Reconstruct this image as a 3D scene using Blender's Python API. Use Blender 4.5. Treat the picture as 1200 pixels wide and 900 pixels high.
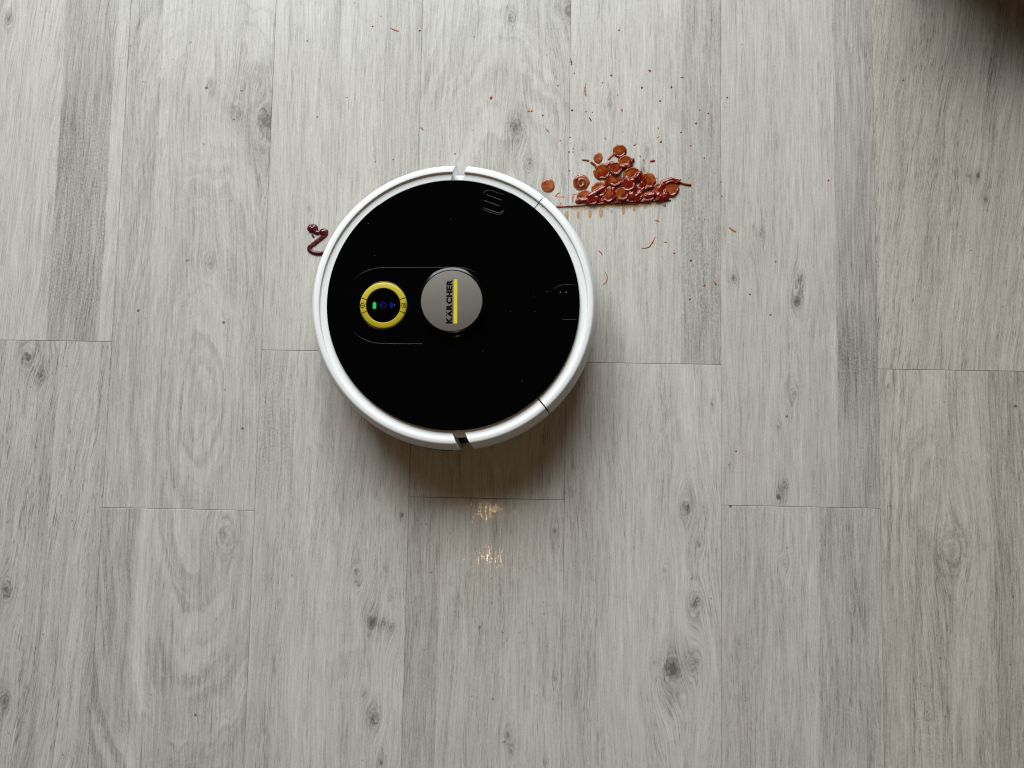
import bpy, bmesh, math, random
import numpy as np

# ------------------------------------------------------------------ scene, camera, light, exposure
sc = bpy.context.scene
for o in list(bpy.data.objects):
    bpy.data.objects.remove(o)
col = sc.collection
random.seed(7)
RNG = np.random.RandomState(11)

CAM_H = 1.015
CAM_ROT = (0.07382, 0.02619, 0.01838)
FOCAL = 900.0 / 1200.0 * 36.0
cam_d = bpy.data.cameras.new('camera')
cam = bpy.data.objects.new('camera', cam_d)
col.objects.link(cam)
cam.location = (0, 0, CAM_H)
cam.rotation_euler = CAM_ROT
cam_d.sensor_width = 36.0
cam_d.lens = FOCAL
cam_d.clip_start = 0.01
cam_d.clip_end = 100
sc.camera = cam

world = bpy.data.worlds.new('World')
sc.world = world
world.use_nodes = True
bg = world.node_tree.nodes['Background']
bg.inputs[0].default_value = (1.0, 0.80, 0.62, 1)
bg.inputs[1].default_value = 0.026

sc.view_settings.view_transform = 'Standard'
sc.view_settings.look = 'None'
sc.view_settings.exposure = 0.0
sc.view_settings.gamma = 1.0
sc.view_settings.use_curve_mapping = False
sc.cycles.filter_width = 1.15


def aim(o, target):
    from mathutils import Vector
    d = Vector(target) - o.location
    o.rotation_euler = d.to_track_quat('-Z', 'Y').to_euler()


def area(name, loc, target, sx, sy, power, colr):
    l = bpy.data.lights.new(name, 'AREA')
    l.shape = 'RECTANGLE'
    l.size = sx
    l.size_y = sy
    l.energy = power
    l.color = colr
    o = bpy.data.objects.new(name, l)
    col.objects.link(o)
    o.location = loc
    aim(o, target)
    return o


def bulb(name, loc, power, colr, rad):
    l = bpy.data.lights.new(name, 'POINT')
    l.energy = power
    l.color = colr
    l.shadow_soft_size = rad
    o = bpy.data.objects.new(name, l)
    col.objects.link(o)
    o.location = loc
    return o


area('window_light', (-0.85, 4.0, 2.5), (-0.1, 0.1, 0.0), 4.0, 2.7, 500, (0.95, 0.995, 1.0))
bulb('ceiling_bulb', (-0.183, -0.312, 2.35), 7.6, (1.0, 0.63, 0.31), 0.036)
bulb('ceiling_bulb', (-0.179, -0.502, 2.35), 7.6, (1.0, 0.63, 0.31), 0.036)

# ------------------------------------------------------------------ helpers


def euler_mat(rx, ry, rz):
    c, s = math.cos, math.sin
    X = np.array([[1, 0, 0], [0, c(rx), -s(rx)], [0, s(rx), c(rx)]])
    Y = np.array([[c(ry), 0, s(ry)], [0, 1, 0], [-s(ry), 0, c(ry)]])
    Z = np.array([[c(rz), -s(rz), 0], [s(rz), c(rz), 0], [0, 0, 1]])
    return Z @ Y @ X


RM = euler_mat(*CAM_ROT)


def at(px, py, z=0.0):
    """real place at height z of a spot measured in the photograph"""
    d = RM @ np.array([px - 600.0, 450.0 - py, -900.0])
    t = (z - CAM_H) / d[2]
    return float(d[0] * t), float(d[1] * t)


def tag(o, label=None, cat=None, group=None, kind=None):
    if label: o['label'] = label
    if cat: o['category'] = cat
    if group: o['group'] = group
    if kind: o['kind'] = kind
    return o


def empty(name, loc, rz=0.0):
    o = bpy.data.objects.new(name, None)
    o.empty_display_size = 0.02
    col.objects.link(o)
    o.location = loc
    o.rotation_euler = (0, 0, rz)
    return o


def mesh_obj(name, verts, faces, mat, parent=None, smooth=False, loc=None, sharp=None):
    me = bpy.data.meshes.new(name)
    me.from_pydata([tuple(map(float, v)) for v in verts], [], faces)
    me.update()
    if mat: me.materials.append(mat)
    if smooth:
        me.polygons.foreach_set('use_smooth', [True] * len(me.polygons))
        if sharp:
            me.set_sharp_from_angle(angle=math.radians(sharp))
    o = bpy.data.objects.new(name, me)
    col.objects.link(o)
    if parent: o.parent = parent
    if loc: o.location = loc
    return o


class MB:
    """collects pieces of one mesh"""

    def __init__(self):
        self.v = []
        self.f = []

    def add(self, v, f):
        b = len(self.v)
        self.v += [tuple(p) for p in v]
        self.f += [tuple(b + i for i in q) for q in f]
        return self

    def tube(self, pts, rad, n=8, caps=True):
        pts = [np.array(p, float) for p in pts]
        rads = rad if hasattr(rad, '__len__') else [rad] * len(pts)
        vs, fs = [], []
        for i, p in enumerate(pts):
            a = pts[max(i - 1, 0)]
            b = pts[min(i + 1, len(pts) - 1)]
            t = b - a
            t /= (np.linalg.norm(t) + 1e-12)
            up = np.array([0, 0, 1.0])
            s = np.cross(t, up)
            s /= (np.linalg.norm(s) + 1e-12)
            u = np.cross(s, t)
            for k in range(n):
                an = 2 * math.pi * k / n
                vs.append(p + rads[i] * (math.cos(an) * s + math.sin(an) * u))
        for i in range(len(pts) - 1):
            for k in range(n):
                fs.append((i * n + k, (i + 1) * n + k, (i + 1) * n + (k + 1) % n, i * n + (k + 1) % n))
        if caps:
            fs.append(tuple(range(n)))
            fs.append(tuple(reversed(range((len(pts) - 1) * n, len(pts) * n))))
        return self.add(vs, fs)

    def prism(self, poly, z0, z1):
        n = len(poly)
        vs = [(x, y, z0) for x, y in poly] + [(x, y, z1) for x, y in poly]
        fs = [tuple(range(n, 2 * n)), tuple(reversed(range(n)))]
        for i in range(n):
            fs.append((i, (i + 1) % n, n + (i + 1) % n, n + i))
        return self.add(vs, fs)

    def bar(self, a, b, w, z0, z1):
        a, b = np.array(a, float), np.array(b, float)
        t = (b - a) / np.linalg.norm(b - a)
        s = np.array([-t[1], t[0]]) * w / 2
        return self.prism([a - s, b - s, b + s, a + s], z0, z1)

    def ringarc(self, c, r0, r1, a0, a1, z0, z1, n=24):
        """flat annular sector with thickness"""
        vs, fs = [], []
        for i in range(n + 1):
            a = a0 + (a1 - a0) * i / n
            for r, z in ((r0, z0), (r1, z0), (r1, z1), (r0, z1)):
                vs.append((c[0] + r * math.cos(a), c[1] + r * math.sin(a), z))
        for i in range(n):
            for k in range(4):
                fs.append((i * 4 + k, i * 4 + (k + 1) % 4, (i + 1) * 4 + (k + 1) % 4, (i + 1) * 4 + k))
        fs.append((3, 2, 1, 0))
        fs.append((n * 4, n * 4 + 1, n * 4 + 2, n * 4 + 3))
        return self.add(vs, fs)

    def build(self, name, mat, parent=None, smooth=False, sharp=None, loc=None):
        return mesh_obj(name, self.v, self.f, mat, parent, smooth, loc, sharp)


def lathe(name, prof, mat, parent=None, a0=0.0, a1=2 * math.pi, n=128, skew0=None, skew1=None, closed=False,
          sharp=40, c=(0, 0)):
    """sweep a profile (r, z) round the axis from a0 to a1 (radians); skew gives each profile point its own end angle"""
    full = abs(a1 - a0 - 2 * math.pi) < 1e-6
    m = len(prof)
    vs, fs = [], []
    cnt = n if full else n + 1
    for i in range(cnt):
        t = i / n
        for j, (r, z) in enumerate(prof):
            s0 = a0 + (skew0[j] if skew0 else 0)
            s1 = a1 + (skew1[j] if skew1 else 0)
            a = s0 + (s1 - s0) * t
            vs.append((c[0] + r * math.cos(a), c[1] + r * math.sin(a), z))
    for i in range(n):
        i2 = (i + 1) % cnt
        for j in range(m if closed else m - 1):
            k = (j + 1) % m
            fs.append((i * m + j, i2 * m + j, i2 * m + k, i * m + k))
    if not full and closed:
        fs.append(tuple(reversed(range(m))))
        fs.append(tuple((cnt - 1) * m + j for j in range(m)))
    return mesh_obj(name, vs, fs, mat, parent, True, None, sharp)


def smooth_path(pts, sub=8):
    """Catmull-Rom through pts"""
    P = [np.array(p, float) for p in pts]
    P = [2 * P[0] - P[1]] + P + [2 * P[-1] - P[-2]]
    out = []
    for i in range(1, len(P) - 2):
        for k in range(sub):
            t = k / sub
            a, b, c_, d = P[i - 1], P[i], P[i + 1], P[i + 2]
            out.append(0.5 * ((2 * b) + (c_ - a) * t + (2 * a - 5 * b + 4 * c_ - d) * t * t
                              + (-a + 3 * b - 3 * c_ + d) * t ** 3))
    out.append(P[-2])
    return out


# ------------------------------------------------------------------ node expressions
class X:
    """a socket (or number) that can be written in formulas"""
    nt = None

    def __init__(self, s):
        self.s = s

    @staticmethod
    def m(op, *a, clamp=False):
        n = X.nt.nodes.new('ShaderNodeMath')
        n.operation = op
        n.use_clamp = clamp
        for i, v in enumerate(a):
            v = v.s if isinstance(v, X) else v
            if isinstance(v, (int, float)):
                n.inputs[i].default_value = v
            else:
                X.nt.links.new(v, n.inputs[i])
        return X(n.outputs[0])

    def __add__(s, o): return X.m('ADD', s, o)
    __radd__ = __add__
    def __sub__(s, o): return X.m('SUBTRACT', s, o)
    def __rsub__(s, o): return X.m('SUBTRACT', o, s)
    def __mul__(s, o): return X.m('MULTIPLY', s, o)
    __rmul__ = __mul__
    def __truediv__(s, o): return X.m('DIVIDE', s, o)
    def __rtruediv__(s, o): return X.m('DIVIDE', o, s)
    def __neg__(s): return X.m('MULTIPLY', s, -1.0)


def vec(x, y, z=0.0):
    n = X.nt.nodes.new('ShaderNodeCombineXYZ')
    for i, v in enumerate((x, y, z)):
        if isinstance(v, X): X.nt.links.new(v.s, n.inputs[i])
        else: n.inputs[i].default_value = v
    return n.outputs[0]


def noise(x, y, z=0.0, detail=2.0, rough=0.5, dist=0.0, dims='3D'):
    n = X.nt.nodes.new('ShaderNodeTexNoise')
    n.noise_dimensions = dims
    n.inputs['Scale'].default_value = 1.0
    n.inputs['Detail'].default_value = detail
    n.inputs['Roughness'].default_value = rough
    n.inputs['Distortion'].default_value = dist
    X.nt.links.new(vec(x, y, z), n.inputs['Vector'])
    return X(n.outputs['Fac'])


def sstep(v, a, b):
    n = X.nt.nodes.new('ShaderNodeMapRange')
    n.interpolation_type = 'SMOOTHSTEP'
    n.inputs['From Min'].default_value = a
    n.inputs['From Max'].default_value = b
    n.clamp = True
    X.nt.links.new(v.s, n.inputs['Value'])
    return X(n.outputs['Result'])


def new_mat(name):
    m = bpy.data.materials.new(name)
    m.use_nodes = True
    X.nt = m.node_tree
    b = X.nt.nodes['Principled BSDF']
    return m, b


def plain(name, colr, rough, spec=0.5, metal=0.0, emit=None, emit_s=0.0, coat=0.0, var=0.0, vscale=60.0, bump=0.0,
          bscale=600.0):
    """painted / plastic surface with a little unevenness"""
    m, b = new_mat(name)
    b.inputs['Base Color'].default_value = (*colr, 1)
    b.inputs['Roughness'].default_value = rough
    b.inputs['Specular IOR Level'].default_value = spec
    b.inputs['Metallic'].default_value = metal
    b.inputs['Coat Weight'].default_value = coat
    if emit:
        b.inputs['Emission Color'].default_value = (*emit, 1)
        b.inputs['Emission Strength'].default_value = emit_s
    tc = X.nt.nodes.new('ShaderNodeTexCoord')
    sep = X.nt.nodes.new('ShaderNodeSeparateXYZ')
    X.nt.links.new(tc.outputs['Object'], sep.inputs[0])
    x, y, z = (X(sep.outputs[i]) for i in range(3))
    if var > 0:
        n = noise(x * vscale, y * vscale, z * vscale, 4)
        mix = X.nt.nodes.new('ShaderNodeMix')
        mix.data_type = 'RGBA'
        mix.inputs[6].default_value = (*[c * (1 - var) for c in colr], 1)
        mix.inputs[7].default_value = (*[min(1, c * (1 + var)) for c in colr], 1)
        X.nt.links.new(n.s, mix.inputs[0])
        X.nt.links.new(mix.outputs[2], b.inputs['Base Color'])
        r = noise(x * vscale * 2, y * vscale * 2, z * vscale, 3)
        X.nt.links.new((r * (rough * 0.4) + rough * 0.8).s, b.inputs['Roughness'])
    if bump > 0:
        h = noise(x * bscale, y * bscale, z * bscale, 2)
        bn = X.nt.nodes.new('ShaderNodeBump')
        bn.inputs['Strength'].default_value = bump
        bn.inputs['Distance'].default_value = 0.0002
        X.nt.links.new(h.s, bn.inputs['Height'])
        X.nt.links.new(bn.outputs[0], b.inputs['Normal'])
    return m


# ------------------------------------------------------------------ the floor: grey oak planks
PW = 0.2042
X0 = -0.56926 - PW          # left edge of the leftmost plank column in the picture
JOINT = [0.12287, -0.09885, 0.11481, -0.07657, 0.10469, -0.07912, 0.10204]
PLEN = 1.22


def plank_material(seed, strips=(), knots=(), cath=None, shear=0.0, wob=9.0, pores=0.5, tone=0.0, band=0.5,
                   rough_patch=(), specks=(), warm=0.0):
    """grey limed oak print. u = mm across the plank from its left edge, v = mm along it from the joint"""
    m, b = new_mat('grey_oak')
    nt = X.nt
    tc = nt.nodes.new('ShaderNodeTexCoord')
    sep = nt.nodes.new('ShaderNodeSeparateXYZ')
    nt.links.new(tc.outputs['Object'], sep.inputs[0])
    u = X(sep.outputs[0]) * 1000.0
    v = X(sep.outputs[1]) * 1000.0
    s = seed * 17.31
    # strips: the print is made of lamellas of different tone and grain
    stone = None
    soff = None
    for k, (a, c_, dv) in enumerate(strips):
        mask = sstep(u + (noise(v * 0.004, s + k, 0.0, 1) - 0.5) * 5.0, a - 0.7, a + 0.7) \
            * (1.0 - sstep(u + (noise(v * 0.004, s + k + 9, 0.0, 1) - 0.5) * 5.0, c_ - 0.7, c_ + 0.7))
        t = mask * dv
        o = X.m('GREATER_THAN', mask, 0.5) * (23.7 * (k + 1))
        stone = t if stone is None else stone + t
        soff = o if soff is None else soff + o
    zs = s if soff is None else soff + s
    # slow waver of the grain
    w = (noise(u * 0.014, v * 0.0042, zs, 2) - 0.5) * (2 * wob)
    us = u + w
    if shear: us = us + v * shear
    kd = None
    kring = None
    for (ku, kv, kr, dk) in knots:
        dx = u - ku
        dy = v - kv
        dyy = dy * 0.42
        r2 = dx * dx + dyy * dyy
        us = us - dx * ((2.6 * kr * kr) / (r2 + 2.2 * kr * kr))
        rr = X.m('SQRT', dx * dx * 1.2 + (dy * 0.72) * (dy * 0.72)) / kr + (noise(u * 1.3 / kr, v * 0.9 / kr, s, 3, 0.65) - 0.5) * 1.5 + (noise(u * 0.5, v * 0.25, s, 2) - 0.5) * 0.5
        core = (1.0 - sstep(rr, 0.15, 1.15)) * (0.75 + (noise(u * 0.6, v * 0.35, s + 3.0, 2) - 0.5) * 1.4)
        halo = 1.0 - sstep(X.m('SQRT', r2) / (kr * 2.6), 0.2, 1.0)
        d = core * dk + halo * (0.30 * dk)
        kd = d if kd is None else kd + d
        if kr > 4.5:
            rg = (X.m('SINE', rr * 9.0) * 0.5 + 0.5) * (1.0 - sstep(rr, 0.9, 2.2)) * 0.16
            kring = rg if kring is None else kring + rg
    # growth rings: flat-sawn cathedral or plain straight figure
    if cath:
        uc, d0, slope, strength = cath
        dep = v * slope + d0 + (noise(v * 0.012, u * 0.018, s + 3, 3, 0.6) - 0.5) * 24.0 + (noise(v * 0.05, u * 0.06, s + 4, 2) - 0.5) * 4.0
        du = us - uc
        rad = X.m('SQRT', du * du * 0.55 + dep * dep)
        rings = noise(rad * 0.17, s, v * 0.0012, 2, 0.6)
        rings = (sstep(rings, 0.38, 0.62) - 0.5) * strength * sstep(noise(u * 0.022, v * 0.009, s + 41.0, 1), 0.36, 0.62)
    else:
        rings = None
    broad = (noise(us * 0.055, v * 0.0030, zs, 2, 0.55) - 0.5) * (2.0 * band)
    vbroad = (noise(us * 0.018, v * 0.004, zs + 5.0, 2) - 0.5) * 0.5
    mid = (noise(us * 0.22, v * 0.0075, zs + 1.0, 2, 0.6) - 0.5) * 1.0
    fib = (noise(us * 0.95, v * 0.020, zs + 2.0, 3, 0.75) - 0.5)
    lines = noise(us * 0.50, v * 0.006, zs + 13.0, 1)
    lines = X.m('ABSOLUTE', lines - 0.5)
    line = 1.0 - sstep(lines, 0.0, 0.030)
    por_n = noise(us * 0.85, v * 0.055, zs + 7.0, 2, 0.55)
    por_m = noise(us * 0.05, v * 0.006, zs + 8.0, 1)
    por = sstep(por_n + (por_m - 0.5) * 0.35, 0.56, 0.72)
    grit = noise(u * 0.85, v * 0.34, s + 11.0, 2, 0.7) - 0.5
    val = 0.62 + tone * 0.8 + broad * 0.27 + vbroad * 0.36 + mid * 0.40 + fib * 1.12 - line * (0.20 * sstep(por_m, 0.35, 0.6)) - por * (0.36 * pores) + grit * 0.52
    if rings: val = val + rings * 0.24
    if stone: val = val + stone
    if kring: val = val - kring
    for (a, c_, v0, v1, dv) in rough_patch:    # cross-fleck patches
        q = sstep(u, a - 2, a + 2) * (1.0 - sstep(u, c_ - 2, c_ + 2)) * sstep(v, v0 - 50, v0 + 50) * (1.0 - sstep(v, v1 - 50, v1 + 50))
        val = val - q * dv + q * (noise(u * 0.40, v * 0.34, s + 21.0, 3, 0.7) - 0.5) * 0.75
    if kd: val = val - kd
    for (pu, pv, pr) in specks:
        dx = u - pu
        dy = v - pv
        val = val - (1.0 - sstep(X.m('SQRT', dx * dx + dy * dy), pr * 0.5, pr)) * 1.2
    # scattered dark pin specks
    sp = noise(u * 0.16, v * 0.16, s + 31.0, 0)
    val = val - sstep(sp, 0.86, 0.89) * 0.35
    ramp = nt.nodes.new('ShaderNodeValToRGB')
    cr = ramp.color_ramp
    cr.interpolation = 'LINEAR'
    cr.elements[0].position = 0.0
    wr, wb = 1.0 + 0.03 * warm, 1.0 - 0.06 * warm
    stops = [(0.0, (0.112, 0.104, 0.092)), (0.30, (0.243, 0.231, 0.210)), (0.60, (0.383, 0.369, 0.342)),
             (0.85, (0.478, 0.464, 0.434)), (1.0, (0.530, 0.517, 0.488))]
    for i, (p, c_) in enumerate(stops):
        e = cr.elements[0] if i == 0 else (cr.elements[-1] if i == len(stops) - 1 else cr.elements.new(p))
        e.position = p
        e.color = (c_[0] * wr, c_[1] * (1.0 - 0.018 * warm), c_[2] * wb, 1)
    nt.links.new(X.m('MULTIPLY', val, 1.0, clamp=True).s, ramp.inputs[0])
    nt.links.new(ramp.outputs[0], b.inputs['Base Color'])
    nt.links.new((0.42 + por * 0.15 + fib * 0.10).s, b.inputs['Roughness'])
    nt.links.new((sstep(noise(u * 1.25, v * 0.10, s + 61.0, 2, 0.65), 0.52, 0.68) * 0.34).s, b.inputs['Coat Weight'])
    b.inputs['Coat Roughness'].default_value = 0.055
    b.inputs['Specular IOR Level'].default_value = 0.40
    bn = nt.nodes.new('ShaderNodeBump')
    bn.inputs['Strength'].default_value = 0.5
    bn.inputs['Distance'].default_value = 0.00006
    nt.links.new((fib * 0.9 - por * 0.9 + grit * 0.5).s, bn.inputs['Height'])
    nt.links.new(bn.outputs[0], b.inputs['Normal'])
    bc = nt.nodes.new('ShaderNodeBump')
    bc.inputs['Strength'].default_value = 0.5
    bc.inputs['Distance'].default_value = 0.000027
    nt.links.new((noise(u * 1.1, v * 0.13, s + 51.0, 2, 0.6) - por * 0.5).s, bc.inputs['Height'])
    nt.links.new(bc.outputs[0], b.inputs['Coat Normal'])
    return m


floor = empty('floor', (0, 0, 0))
tag(floor, kind='structure')
underlay_m = plain('dark_joint', (0.035, 0.032, 0.028), 0.9, 0.2, var=0.3)
ux0, ux1, uy0, uy1 = -1.6, 1.5, -1.45, 1.6
MB().prism([(ux0, uy0), (ux1, uy0), (ux1, uy1), (ux0, uy1)], -0.012, -0.0042).build('underlay', underlay_m, floor)


def plank(colm, row, mat):
    """a plank with eased edges, origin on the joint line at its left edge"""
    x = X0 + colm * PW
    yj = JOINT[colm % len(JOINT)] if 0 <= colm < 7 else (JOINT[0] if colm % 2 == 0 else JOINT[1])
    y0 = yj + row * PLEN
    g = 0.00012
    e = 0.00040
    x0, x1, ya, yb = g, PW - g, 0.0002, PLEN - 0.0002
    if row < 0:
        ya, yb = -PLEN + 0.0002, -0.0002
        y0 = yj + (row + 1) * PLEN
    t = 0.0
    vs = []
    for (d, z) in ((0, -0.004), (0, t - 0.00035), (e, t)):
        vs += [(x0 + d, ya + d, z), (x1 - d, ya + d, z), (x1 - d, yb - d, z), (x0 + d, yb - d, z)]
    fs = []
    for k in range(2):
        for i in range(4):
            j = (i + 1) % 4
            fs.append((k * 4 + i, k * 4 + j, k * 4 + 4 + j, k * 4 + 4 + i))
    fs.append((8, 9, 10, 11))
    o = mesh_obj('plank', vs, fs, mat, floor)
    o.location = (x, y0, 0)
    return o


def uv(colm, px, py):
    """photo spot -> (mm across, mm along) on a plank column"""
    x, y = at(px, py)
    return (x - (X0 + colm * PW)) * 1000, (y - JOINT[colm]) * 1000


def K(colm, lst):
    return [(*uv(colm, px, py), r * 1.13, d) for px, py, r, d in lst]


def SP(colm, lst):
    return [(*uv(colm, px, py), r * 1.13) for px, py, r in lst]


def S(colm, lst):
    """strips given by photo x at two edges at row y"""
    out = []
    for xa, xb, y, d in lst:
        out.append((uv(colm, xa, y)[0], uv(colm, xb, y)[0], d))
    return out


def RP(colm, lst):
    out = []
    for xa, ya, xb, yb, d in lst:
        a = uv(colm, xa, ya)
        c = uv(colm, xb, yb)
        out.append((a[0], c[0], c[1], a[1], d))
    return out


spec = {}
spec[(0, 0)] = dict(strips=S(0, [(-40, 57, 350, .06), (57, 118, 350, -.16), (118, 134, 350, .10)]), shear=-.05, wob=12,
                    rough_patch=RP(0, [(62, 120, 118, 380, .05)]), knots=K(0, [(10, 22, 6, .25)]), pores=.45)
spec[(0, -1)] = dict(strips=S(0, [(35, 58, 600, -.08), (100, 120, 700, -.08)]), shear=-.08, wob=14, pores=.95,
                     knots=K(0, [(33, 418, 9, .32), (49, 440, 5, .25), (8, 690, 7, .3), (5, 822, 6, .35)]),
                     cath=(30, 60, .16, .6), tone=-.03)
spec[(1, 0)] = dict(strips=S(1, [(131, 172, 400, -.05), (172, 186, 400, .10)]), wob=11,
                    knots=K(1, [(314, 143, 17, .50), (277, 131, 6, .2), (247, 308, 6, .25), (247, 100, 5, .15)]),
                    cath=(128, -30, .22, 0.75), pores=.4, tone=.0,
                    specks=SP(1, [(242, 103, 2.2), (162, 364, 2), (262, 378, 2), (284, 502, 1.8), (274, 140, 1.5)]))
spec[(1, -1)] = dict(strips=S(1, [(103, 150, 750, -.09), (157, 171, 750, .12)]), wob=10,
                     cath=(134, -6, .26, 1.0), pores=.5, tone=-.02,
                     knots=K(1, [(265, 628, 9, .12)]), specks=SP(1, [(229, 838, 1.8), (374, 828, 2)]))
spec[(2, 0)] = dict(strips=S(2, [(384, 397, 100, -.05), (450, 493, 100, -.10)]), wob=6, pores=.42, tone=.05,
                    knots=K(2, [(362, 244, 3, .25)]), specks=SP(2, [(360, 48, 1.4), (372, 137, 1.4)]))
spec[(2, -1)] = dict(strips=S(2, [(305, 345, 500, -.06), (345, 392, 500, .04)]), wob=12, shear=-.02,
                     rough_patch=RP(2, [(300, 430, 343, 560, .06)]),
                     knots=K(2, [(436, 729, 6.5, .55), (450, 733, 4, .22), (459, 735, 4, .25), (438, 840, 6.5, .38), (418, 669, 3.4, .42),
                                 (420, 686, 3, .3), (471, 604, 2.6, .5), (427, 812, 3, .28), (446, 894, 3, .35), (458, 700, 3, .2)]),
                     cath=(140, 55, -.10, .5), pores=.55, tone=.07)
spec[(3, 0)] = dict(strips=S(3, [(497, 560, 100, .0)]), wob=13, shear=-.01,
                    knots=K(3, [(604, 150, 8, .30), (668, 10, 18, .42), (600, 20, 5, .12), (620, 192, 5, .14)]),
                    cath=(120, 30, -.20, .75), pores=.5, tone=.0)
spec[(3, -1)] = dict(strips=S(3, [(475, 514, 700, -.10), (630, 662, 700, .05)]), wob=10,
                     knots=K(3, [(650, 622, 3.2, .5), (614, 754, 2.6, .25), (650, 796, 2.8, .35), (595, 862, 3.2, .42), (599, 880, 2.4, .35), (638, 893, 2.6, .3)]),
                     cath=(150, 80, .12, .4), pores=.6, tone=.02)
spec[(4, 0)] = dict(strips=S(4, [(799, 846, 200, -.15), (735, 770, 200, .04)]), wob=6, pores=.42, tone=.05,
                    rough_patch=RP(4, [(801, 230, 843, 400, .04)]),
                    knots=K(4, [(683, 176, 4, .20), (757, 176, 4, .18), (755, 200, 4, .25), (715, 124, 3.5, .2)]),
                    specks=SP(4, [(779, 241, 2.2), (706, 97, 1.3)]))
spec[(4, -1)] = dict(strips=S(4, [(658, 700, 700, -.10), (700, 735, 700, -.02)]), wob=13, shear=.03,
                     knots=K(4, [(788, 785, 10, .62), (804, 595, 7, .45), (815, 706, 6, .40), (813, 776, 7, .22), (779, 668, 3, .3), (835, 474, 2.4, .45),
                                 (766, 776, 2.6, .35), (818, 636, 3, .2), (825, 600, 3, .25)]),
                     cath=(150, 50, .08, .5), pores=.65, tone=.12)
spec[(5, 0)] = dict(strips=S(5, [(979, 1034, 300, -.16), (843, 872, 300, -.01)]), wob=9,
                    rough_patch=RP(5, [(982, 380, 1028, 470, .16)]),
                    knots=K(5, [(860, 327, 4, .38), (937, 328, 4.2, .32), (934, 353, 4.6, .5), (930, 461, 5, .22), (912, 501, 3.2, .28), (919, 570, 4, .28),
                                (912, 582, 3.4, .4), (892, 274, 4, .22), (883, 266, 2.2, .25)]),
                    pores=.42, tone=.02, specks=SP(5, [(922, 488, 1.6), (879, 345, 1.5), (903, 369, 1.5)]), warm=.3)
spec[(5, -1)] = dict(strips=S(5, [(945, 958, 750, .10), (843, 880, 750, -.03), (962, 1033, 750, -.07)]), wob=7, pores=.55, tone=-.02,
                     knots=K(5, [(920, 660, 4, .15)]), specks=SP(5, [(856, 593, 2)]), warm=.3, cath=(90, 60, .06, .35))
spec[(6, 0)] = dict(strips=S(6, [(1028, 1072, 200, .03), (1072, 1100, 200, -.02)]), wob=13, shear=-.13, pores=.8, tone=-.12, band=.4,
                    knots=K(6, [(1136, 206, 2.6, .42), (1146, 206, 2.8, .42), (1155, 234, 1.8, .42), (1089, 192, 1.5, .3)]), warm=.9)
spec[(6, -1)] = dict(strips=S(6, [(1128, 1160, 700, .03), (1160, 1230, 500, -.14)]), wob=10, shear=.0, pores=.6, tone=-.10,  # right-hand print strip, darkened further to stand in for light falloff
                     rough_patch=RP(6, [(1070, 800, 1108, 900, .03)]), cath=(70, 40, .13, .7), warm=.8,
                     knots=K(6, [(1041, 453, 2.4, .4), (1115, 645, 14, .10)]), specks=SP(6, [(1190, 476, 2)]))
extra = [plank_material(40 + i, shear=.02 * (i - 1), pores=.6) for i in range(3)]
n_sp = 0
for c in range(-1, 8):
    for r in (-1, 0):
        if (c, r) in spec:
            n_sp += 1
            plank(c, r, plank_material(n_sp + 1, **spec[(c, r)]))
        else:
            plank(c, r, extra[(c + r) % 3])

# ------------------------------------------------------------------ the robot vacuum mop
white_m = plain('white_plastic', (0.715, 0.735, 0.745), 0.42, 0.35, var=0.02, vscale=30, bump=0.05, bscale=900)
black_gloss = plain('black_gloss_lid', (0.0006, 0.0006, 0.0008), 0.06, 0.30, var=0.0)
black_edge = plain('black_gloss_trim', (0.0008, 0.0009, 0.0011), 0.16, 0.24, var=0.0)
black_sat = plain('black_satin', (0.010, 0.010, 0.010), 0.45, 0.3, var=0.1)
yellow_m = plain('yellow_plastic', (0.40, 0.325, 0.014), 0.42, 0.3, var=0.04, vscale=200)
disc_m = plain('grey_satin_metal', (0.135, 0.122, 0.110), 0.55, 0.2, var=0.05, vscale=60, bump=0.08, bscale=3000)
print_black = plain('black_print', (0.004, 0.004, 0.004), 0.6, 0.03)
print_yellow = plain('yellow_print', (0.56, 0.45, 0.022), 0.5, 0.3)
icon_dark = plain('dark_print', (0.02, 0.017, 0.004), 0.5, 0.2)
rubber_m = plain('dark_rubber', (0.02, 0.02, 0.02), 0.8, 0.3, var=0.2)
led_green = plain('green_lit_icon', (0, 0, 0), 0.6, 0.0, emit=(0.02, 0.72, 0.14), emit_s=0.85)
led_blue = plain('blue_lit_icon', (0, 0, 0), 0.6, 0.0, emit=(0.025, 0.04, 0.62), emit_s=0.45)
led_dot = plain('pale_blue_lit_dot', (0, 0, 0), 0.6, 0.0, emit=(0.05, 0.12, 0.95), emit_s=1.0)
dust_m = plain('pale_dust', (0.35, 0.35, 0.34), 0.9, 0.1)
groove_m = plain('dark_gap', (0.012, 0.011, 0.010), 0.8, 0.2)

YAW = CAM_ROT[2]
RC = (-0.1003, 0.1662)
robot = empty('robot_vacuum', (RC[0], RC[1], 0), YAW)
tag(robot, 'round white robot vacuum mop with glossy black lid and yellow control ring', 'robot vacuum')


def loc(px, py, z):
    x, y = at(px, py, z)
    dx, dy = x - RC[0], y - RC[1]
    c, s = math.cos(-YAW), math.sin(-YAW)
    return c * dx - s * dy, s * dx + c * dy


def ang(px, py, z=0.08):
    x, y = loc(px, py, z)
    return math.atan2(y, x)


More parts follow.
